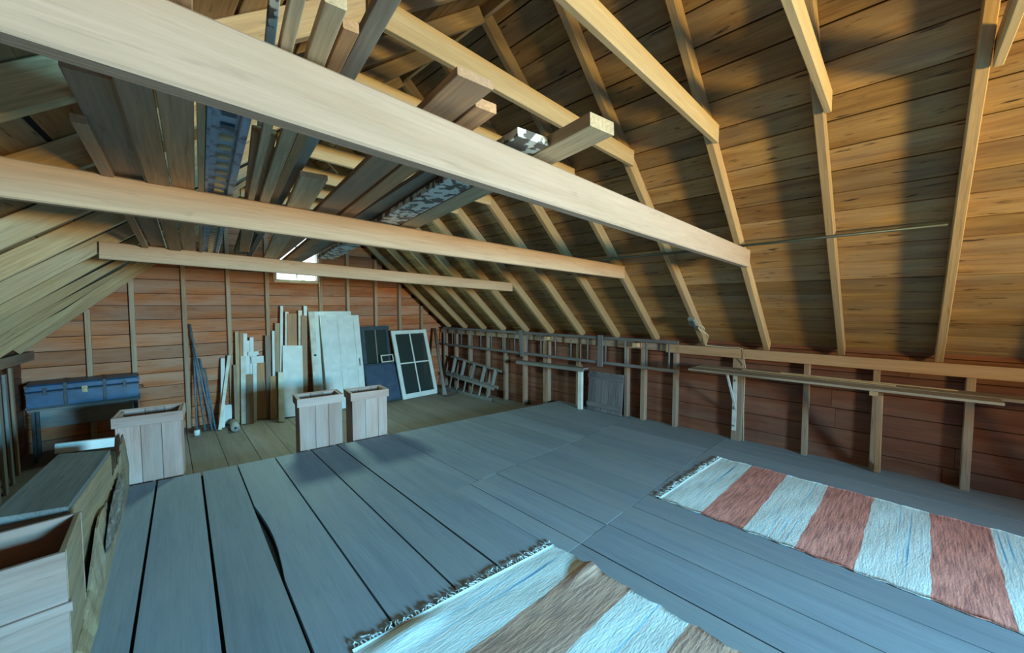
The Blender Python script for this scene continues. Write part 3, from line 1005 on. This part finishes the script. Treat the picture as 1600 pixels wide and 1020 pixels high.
ZC = .595
C1, C2 = atz(102, 862, ZC), atz(127, 798, ZC)
FD = atz(0, 893, ZC) - C1
FL_ = C1 + FD * 1.9
quad = [FL_, C1, C2, FL_ + (C2 - C1)]
crate_quad(cr, quad, .345, ZC)
plank('base_moulding', V((C1.x, C1.y, .365)) - FD.normalized() * .012 + V((0, -.008, 0)), V((FL_.x, FL_.y, .365)) + V((0, -.008, 0)), (0, 0, 1), .04, .02, 'crate_wood', cr, .008)
cr2 = empty('lower_crate', (-.45, 2.5, 0), 'wooden crate on the floor carrying the open crate', 'crate')
crate_quad(cr2, quad, 0, .344)
lb = empty('lidded_chest', (-.35, 3.3, 0), 'long low grey wooden chest with a flat plank lid', 'chest')
q = [atz(-22, 812, .60), atz(106, 791, .60), atz(172, 703, .60), atz(92, 709, .60)]
hexa('lid', [v - V((0, 0, .03)) for v in q], q, 'grey_wood', lb, xdir=q[3] - q[0])
ins = [v + ((q[0] + q[2]) / 2 - v).normalized() * .015 for v in q]
for i, nm in ((0, 'front_panel'), (1, 'side_panel'), (2, 'back_panel'), (3, 'side_panel')):
    a, b2 = ins[i], ins[(i + 1) % 4]
    a0, b0 = V((a.x, a.y, .29)), V((b2.x, b2.y, .29))
    plank(nm, a0, b0, (0, 0, 1), .56, .02, 'slab_wood' if i == 1 else 'grey_wood', lb)
# live edge slab standing along the boxes
sb = empty('live_edge_slab', (-.1, 3.6, 0), 'rough live edge plank standing on edge beside the crates', 'slab')
rng = random.Random(4)
P0, P1 = V((-.228, 2.30, 0)), V((-.055, 4.76, 0))
dd = (P1 - P0).normalized(); sidev = V((dd.y, -dd.x, 0))
nseg = 44
SLAB = .014
vs, fs = [], []
for i in range(nseg + 1):
    u = i / nseg
    p = P0 + (P1 - P0) * u
    sm = min(1, max(0, (u - .12) / .38)); sm = sm * sm * (3 - 2 * sm)
    top = .10 + .22 * sm + (.04 * math.sin(u * 7) + .03 * math.sin(u * 19 + 1)) * sm + .12 * u + .012 * rng.uniform(-1, 1)
    bul = .012 * math.sin(u * 13) + .01 * rng.uniform(-1, 1)
    for off, zz in ((.0, 0), (.045, 0), (.052 + bul, top * .45), (.028 + bul * .6, top * .85), (.012, top), (-.004, top * .98)):
        vs.append(p + sidev * (off * .7 + SLAB) + V((0, 0, zz)))
m_ = 6
for i in range(nseg):
    for k in range(m_):
        l = (k + 1) % m_
        fs.append((i * m_ + k, (i + 1) * m_ + k, (i + 1) * m_ + l, i * m_ + l))
fs.append(tuple(range(m_))); fs.append(tuple(reversed(range(nseg * m_, nseg * m_ + m_))))
link('slab_body', vs, fs, 'slab_wood', sb, frame(P0, dd, z=(0, 0, 1)))
vs, fs = [], []
for i in range(25):
    u = .36 + .40 * i / 24
    p = P0 + (P1 - P0) * u
    env = math.sin(math.pi * i / 24) ** .5
    hc = .20 + .10 * (u - .36) / .4
    for k in range(7):
        t = k / 6
        zz = hc + (t - .5) * .22 * env + .01 * rng.uniform(-1, 1)
        off = .006 + .042 * math.sin(math.pi * t) * env + .012 * rng.uniform(-1, 1) * env * math.sin(math.pi * t)
        vs.append(p + sidev * (off * .8 + SLAB + .030) + V((0, 0, zz)))
for i in range(24):
    for k in range(6):
        fs.append((i * 7 + k, (i + 1) * 7 + k, (i + 1) * 7 + k + 1, i * 7 + k + 1))
link('bark_patch', vs, fs, 'bark', sb, frame(P0, dd, z=(0, 0, 1)))
pb = plank('pale_offcut', aty(86, 701, 4.62), aty(179, 690, 4.60), (0, 0, 1), .075, .03, 'white_paint')
tag(pb, 'pale painted board end lying across behind the lidded chest', 'board')
pl = plank('prop_post', (-.30, 4.65, 0), (-.30, 4.65, .42), (1, 0, 0), .08, .05, 'grey_wood')
tag(pl, 'short grey post holding up the pale board end', 'post')

# ------------------------------------------------------------------ trunk on its stand, far left
tk = empty('steamer_trunk', (-.35, 6.95, .44), 'long blue steamer trunk with dark bands and brass lock', 'trunk')
x0, x1, y0, y1, z0, z1 = -.80, .12, 6.92, 7.32, .425, .70
zm = z0 + .19
tbody = box('trunk_body', (x0, y0, z0), (x1, y1, zm), 'trunk_blue', tk, 'x', None, .008)
tlid = box('trunk_lid', (x0 - .004, y0 - .004, zm + .003), (x1 + .004, y1 + .004, z1), 'trunk_blue', tk, 'x', None, .02)
for xb in (x0 + .28, x0 + .60):
    box('band', (xb, y0 - .007, z0 - .002), (xb + .03, y1 + .006, z1 + .004), 'trunk_trim', tk, 'z', None, .002)
box('edge_strip', (x0 - .006, y0 - .008, zm - .012), (x1 + .006, y0 - .002, zm + .002), 'trunk_trim', tk, 'x', None, .001)
box('edge_strip', (x0 - .006, y0 - .008, z0 - .004), (x1 + .006, y0 + .006, z0 + .018), 'trunk_trim', tk, 'x', None, .003)
for xe in (x0 - .008, x1 - .014):
    for ze in (z0 - .003, z1 - .035):
        box('corner_cap', (xe, y0 - .010, ze), (xe + .022, y0 + .03, ze + .038), 'trunk_trim', tk, 'x', None, .004)
for xk in (x0 + .14, x1 - .13):
    box('latch', (xk - .016, y0 - .016, zm - .035), (xk + .016, y0 - .003, zm + .045), 'trunk_trim', tlid, 'z', None, .003)
box('lock_plate', (x0 + .425, y0 - .012, zm - .045), (x0 + .475, y0 - .003, zm + .03), 'brass', tbody, 'z', None, .004)
tube('handle', [(x1 + .004, 6.98, .55), (x1 + .04, 7.0, .545), (x1 + .04, 7.16, .545), (x1 + .004, 7.18, .55)], .007, 'trunk_trim', tk, 6)
sd_ = empty('trunk_stand', (-.35, 7.1, LOW), 'low plank stand with thin dark legs under the blue trunk', 'stand')
box('stand_top', (-.80, 6.93, .395), (.13, 7.34, .4205), 'grey_wood', sd_, 'x')
box('back_board', (-.78, 7.30, .12), (.11, 7.32, .36), 'grey_wood', sd_, 'x')
for xx in (-.76, .09):
    for yy in (6.96, 7.28):
        box('leg', (xx - .015, yy - .015, LOW), (xx + .015, yy + .015, .395), 'trunk_trim', sd_, 'z')

# left end posts and upright boards by the eave
for k, (x, y, ztop, wd, mt) in enumerate([(-.90, 6.3, .92, .10, 'grey_wood'), (-.905, 6.02, .90, .12, 'grey_wood'), (-.90, 6.62, .95, .09, 'stud_wood'), (-.91, 5.72, .86, .12, 'grey_wood')]):
    o = plank('upright_board', (x + .055, y, LOW), (x + .045, y, ztop), (0, 1, 0), wd, .022, mt)
    tag(o, 'upright grey board standing against the left eave wall by the trunk', 'board', 'boards along the left eave')

# ------------------------------------------------------------------ far gable: leaning things
YB = YF - .045     # front of the gable studs


def lean(name, pt, pb, wpx, mat, label, grp=None, t=.018, yb=7.12, cat='board', d0=0.0):
    """pt, pb: pixel of the middle of the top and of the foot; wpx: width in pixels"""
    W = wpx * .0103
    for _ in range(80):
        top = aty(*pt, YB - t / 2 - d0 - .004)
        foot = aty(*pb, yb - d0)
        foot.z = LOW + .002
        o = plank(name, foot, top, (1, 0, 0), W, t, mat, None, .002)
        lift = LOW - min((ROOT[o] @ v.co).z for v in o.data.vertices)
        ROOT[o] = Matrix.Translation(V((0, 0, lift))) @ ROOT[o]
        o.matrix_basis = ROOT[o]
        if not hits(o, LEANERS):
            break
        drop(o)
        d0 += .005                         # lean in front of what already stands there
    LEANERS.append(bvh(o))
    tag(o, label, cat, grp)
    return o


LEANERS = []
for i, (a, b2, r) in enumerate([((297, 506), (320, 656), .012), ((299, 522), (331, 657), .012), ((302, 530), (307, 657), .012), ((312, 560), (335, 655), .012), ((320, 575), (336, 656), .011)]):
    dp = 0.0
    for _ in range(40):
        tp = aty(*a, YB - .02 - dp); ft = aty(*b2, 7.08 - dp); ft.z = LOW + .004
        o = tube('leaning_pole', [ft, tp], r, 'pole_blue', None, 8)
        if not hits(o, LEANERS):
            break
        drop(o)
        dp += .006
    LEANERS.append(bvh(o))
    tag(o, 'thin blue grey pole leaning in a bundle against the far gable', 'pole', 'blue poles on the far gable')
jar = tube('white_jar', [aty(307, 657, 6.9) * 1.0, aty(307, 657, 6.9) + V((0, 0, .07))], .035, 'white_paint', None, 12)
jz = LOW - jar.matrix_basis.translation.z + .0
jar.matrix_basis = Matrix.Translation(V((0, 0, jz))) @ jar.matrix_basis
tag(jar, 'small round white pot on the floor by the blue poles', 'pot')
lean('white_strip', (348, 560), (348, 656), 5, 'white_paint', 'upright white strip right of the blue poles', 'white strips by the poles', yb=7.05)
lean('white_strip', (358, 556), (343, 658), 4, 'cream_paint', 'slanting cream strip crossing the upright white strip', None, yb=6.98, d0=.03)
ck = lean('white_panel_offcut', (357, 633), (356, 656), 9, 'white_paint', 'short white board end on the floor behind the slanting strip', None, yb=7.2, d0=.02)
lean_list = [
    ((370, 518), (373, 642), 5, 'store_tan', 0), ((377, 519), (379, 645), 5, 'store_brown', .02), ((383, 521), (383, 648), 5, 'white_paint', .01),
    ((388, 532), (387, 590), 5, 'white_paint', .03), ((393, 527), (393, 600), 5, 'white_paint', .02), ((367, 570), (369, 645), 4, 'stud_wood', .04),
    ((380, 556), (381, 648), 7, 'cream_paint', .05), ((398, 553), (398, 652), 5, 'white_paint', .06), ((408, 566), (408, 652), 24, 'store_brown', .015),
    ((418, 524), (421, 650), 7, 'stud_wood', .045), ((428, 517), (430, 648), 6, 'white_paint', .0), ((390, 585), (391, 650), 9, 'store_brown', .035),
    ((427, 588), (428, 650), 9, 'store_brown', .05), ((435, 505), (437, 650), 10, 'store_tan', .005), ((440, 478), (439, 650), 4, 'white_paint', .03),
    ((448, 487), (447, 650), 5, 'cream_paint', .02), ((456, 490), (458, 640), 14, 'store_brown', .012), ((469, 485), (470, 645), 6, 'cream_paint', .0),
    ((477, 478), (478, 645), 5, 'white_paint', .015), ((475, 493), (476, 648), 9, 'store_brown', .03)]
LBL = {'store_tan': 'tan trim strip leaning among offcuts on the far gable', 'store_brown': 'dark brown board leaning among offcuts on the far gable',
       'white_paint': 'short white strip whose foot ends behind the white offcuts', 'cream_paint': 'yellowed cream trim strip leaning on the far gable', 'stud_wood': 'weathered brown batten leaning on the far gable'}
GRP = {'store_tan': 'tan strips on the far gable', 'store_brown': 'brown boards on the far gable', 'white_paint': 'white trim on the far gable', 'cream_paint': 'cream trim on the far gable', 'stud_wood': 'battens on the far gable'}
OWN = {11: 'short brown board standing below the short white strips', 12: 'short brown board at the foot of the lone white strip', 2: 'tallest white strip beside the thin brown strip by the gable stud', 7: 'white strip standing in front of the widest dark brown board',
       8: 'widest dark brown board among the offcuts, under the white offcuts', 9: 'tall weathered batten right of the widest dark brown board', 5: 'short weathered batten at the foot of the gable stud by the paper roll',
       16: 'tall brown board rising behind the plain wide white board', 19: 'tall brown board between the wide white board and the plain white door', 0: 'tan strip leaning beside the gable stud near the paper roll',
       13: 'broad tan strip rising left of the plain wide white board', 14: 'tallest thin white strip, rising above the broad tan strip', 10: 'lone white strip left of the broad tan strip', 18: 'white strip just left of the plain white door',
       1: 'thin brown strip tight against the tan strip by the gable stud', 17: 'cream strip between the two tall brown boards', 15: 'cream strip rising above the left edge of the wide white board'}
for i, (a, b2, wpx, mt, d0) in enumerate(lean_list):
    lean('leaning_strip', a, b2, wpx, mt, OWN.get(i, LBL[mt]), GRP[mt], d0=d0 + .003, t=.014, yb=7.16)
lean('white_board', (457, 541), (459, 652), 29, 'white_paint', 'plain wide white board leaning left of the white doors', None, t=.02, yb=7.05, cat='board', d0=.13)
lean('leaning_strip', (439, 582), (440, 651), 8, 'cream_paint', 'short cream trim board cut at a slant beside the white panel', None, d0=.085, yb=7.0)
for pa, pb_, lab in (((393, 568), (412, 556), 'white board offcut lying across the brown leaning boards'), ((388, 555.5), (404, 549), 'smaller white offcut resting on top of another white offcut')):
    yv = 7.22
    for _ in range(80):
        lo_, hi_ = aty(*pa, yv), aty(*pb_, yv)
        bk = box('white_block', (lo_.x, yv, lo_.z), (hi_.x, yv + .03, hi_.z), 'white_paint', None, 'x')
        if not hits(bk, LEANERS):
            break
        drop(bk)
        yv -= .005
    LEANERS.append(bvh(bk))
    tag(bk, lab, 'offcut')
# rolled mat
c = atz(368, 668, LOW + .055)
rl = empty('rolled_paper', (c.x, c.y, LOW), 'short grey roll of building paper lying on the lower floor', 'roll')
ax = V((.10, .99, 0)).normalized()
tube('roll', [c - ax * .02, c + ax * .30], .055, 'roll_paper', rl, 20)
tube('core', [c - ax * .026, c + ax * .1], .018, 'dark_frame', rl, 12)


def leaning_frame(foot_l, foot_r, ztop, ytop):
    """frame for a flat thing leaning on the gable: X across, Y up the thing, Z towards the room"""
    fl_, fr = V(foot_l), V(foot_r)
    X = (fr - fl_)
    Wd = X.length
    X.normalize()
    lean_dir = V((-X.y, X.x, 0))
    run = ytop
    H = math.hypot(ztop - fl_.z, run)
    Y = (lean_dir * run + V((0, 0, ztop - fl_.z))).normalized()
    return frame(fl_, X, Y), Wd, H


def lbox(name, M, lo, hi, mat, parent, axis='x', c=.003):
    return box(name, lo, hi, mat, parent, axis, M, c)


# plain door behind, panelled door in front
M, Wd, H = leaning_frame((2.29, 7.12, LOW), (3.02, 7.12, LOW), 1.50, .19)
dr = empty('white_door', (2.65, 7.12, LOW), 'plain white door standing behind the panelled door', 'door')
leaf = lbox('door_leaf', M, (0, 0, 0), (Wd, H, .035), 'white_paint', dr, 'y')
lbox('door_stile', M, (0, .0, .035), (.09, H, .042), 'cream_paint', dr, 'y')
tube('knob', [M @ V((.05, .95, .036)), M @ V((.05, .95, .075))], .018, 'dark_frame', leaf, 10)
M, Wd, H = leaning_frame((2.43, 6.90, LOW), (3.10, 6.88, LOW), 1.425, .30)
dr = empty('panelled_door', (2.77, 6.9, LOW), 'white four panel door leaning in front of the plain door', 'door')
st = .105
for xa in (0, Wd / 2 - st / 2, Wd - st):
    lbox('stile', M, (xa, 0, 0), (xa + st, H, .035), 'white_paint', dr, 'y')
for ya_, yb_ in ((0, .2), (.66, .80), (H - .11, H)):
    for xa, xb in ((st, Wd / 2 - st / 2), (Wd / 2 + st / 2, Wd - st)):
        lbox('rail', M, (xa, ya_, 0), (xb, yb_, .035), 'white_paint', dr, 'x')
for ya_, yb_ in ((.2, .66), (.80, H - .11)):
    for xa, xb in ((st, Wd / 2 - st / 2), (Wd / 2 + st / 2, Wd - st)):
        lbox('panel', M, (xa, ya_, .006), (xb, yb_, .022), 'white_paint', dr, 'y')
lpl = lbox('lock_plate', M, (Wd - .07, .72, .034), (Wd - .045, .86, .039), 'metal_grey', dr, 'y')
tube('keyhole', [M @ V((Wd - .058, .82, .036)), M @ V((Wd - .058, .82, .045))], .010, 'dark_frame', lpl, 8)
# dark screen frame
M, Wd, H = leaning_frame((3.20, 7.10, LOW), (3.78, 7.10, LOW), 1.20, .22)
sc = empty('dark_screen', (3.5, 7.1, LOW), 'dark framed window screen standing behind the blackboard', 'screen')
fw = .075
for xa in (0, Wd - fw):
    lbox('frame_stile', M, (xa, 0, 0), (xa + fw, H, .03), 'dark_frame', sc, 'y')
for ya_ in (0, .62, H - fw):
    lbox('frame_rail', M, (fw, ya_, 0), (Wd - fw, ya_ + fw, .03), 'dark_frame', sc, 'x')
for ya_, yb_ in ((fw, .62), (.62 + fw, H - fw)):
    lbox('mesh_panel', M, (fw, ya_, .01), (Wd - fw, yb_, .014), 'old_glass', sc, 'x', .0005)
lbox('glazing_bar', M, (Wd / 2 - .01, .62 + fw, .004), (Wd / 2 + .01, H - fw, .024), 'stud_wood', sc, 'y')
M, Wd, H = leaning_frame((3.125, 6.80, LOW), (3.86, 6.78, LOW), .50, .28)
bb = empty('blackboard', (3.4, 6.8, LOW), 'dark blue blackboard with a narrow frame leaning by the doors', 'blackboard')
lbox('slate', M, (.03, .03, .004), (Wd - .03, H - .03, .018), 'blackboard', bb, 'x')
for ya_ in (0, H - .035):
    lbox('frame_rail', M, (0, ya_, 0), (Wd, ya_ + .035, .026), 'dark_frame', bb, 'x')
for xa in (0, Wd - .035):
    lbox('frame_stile', M, (xa, .035, 0), (xa + .035, H - .035, .026), 'dark_frame', bb, 'y')
# small white picture frame above the blackboard
M, Wd, H = leaning_frame((3.50, 7.055, .51), (3.76, 7.055, .51), .65, .05)
pf = empty('picture_frame', (3.63, 7.0, .48), 'small pale empty frame resting on top of the blackboard', 'frame')
for ya_ in (0, H - .02):
    lbox('frame_rail', M, (0, ya_, 0), (Wd, ya_ + .02, .015), 'cream_paint', pf, 'x')
for xa in (0, Wd - .02):
    lbox('frame_stile', M, (xa, .02, 0), (xa + .02, H - .02, .015), 'cream_paint', pf, 'y')
# storm window
M, Wd, H = leaning_frame((3.745, 6.72, LOW), (4.55, 6.74, LOW), 1.10, .42)
sw = empty('storm_window', (4.15, 6.73, LOW), 'white four pane storm window leaning in the far right corner', 'window sash')
fw = .075
for xa in (0, Wd - fw):
    lbox('stile', M, (xa, 0, 0), (xa + fw, H, .035), 'white_paint', sw, 'y')
lbox('rail', M, (fw, 0, 0), (Wd - fw, fw + .02, .035), 'white_paint', sw, 'x')
lbox('rail', M, (fw, H - fw, 0), (Wd - fw, H, .035), 'white_paint', sw, 'x')
lbox('glazing_bar', M, (Wd / 2 - .013, fw + .02, .006), (Wd / 2 + .013, H - fw, .03), 'white_paint', sw, 'y')
for xa, xb in ((fw, Wd / 2 - .013), (Wd / 2 + .013, Wd - fw)):
    lbox('glazing_bar', M, (xa, H * .51 - .013, .006), (xb, H * .51 + .013, .03), 'white_paint', sw, 'x')
    for ya_, yb_ in ((fw + .02, H * .51 - .013), (H * .51 + .013, H - fw)):
        lbox('pane', M, (xa, ya_, .014), (xb, yb_, .018), 'old_glass', sw, 'x', .0005)
ft = atz(695, 617, LOW + .03); tp = V((4.86, 7.28, 1.10))
po_ = tube('leaning_post', [ft, ft + (tp - ft) * .10, ft + (tp - ft) * .11, tp], .045, 'grey_wood', None, 10, .032)
tag(po_, 'round brown porch post leaning in the corner beside the storm window', 'post')
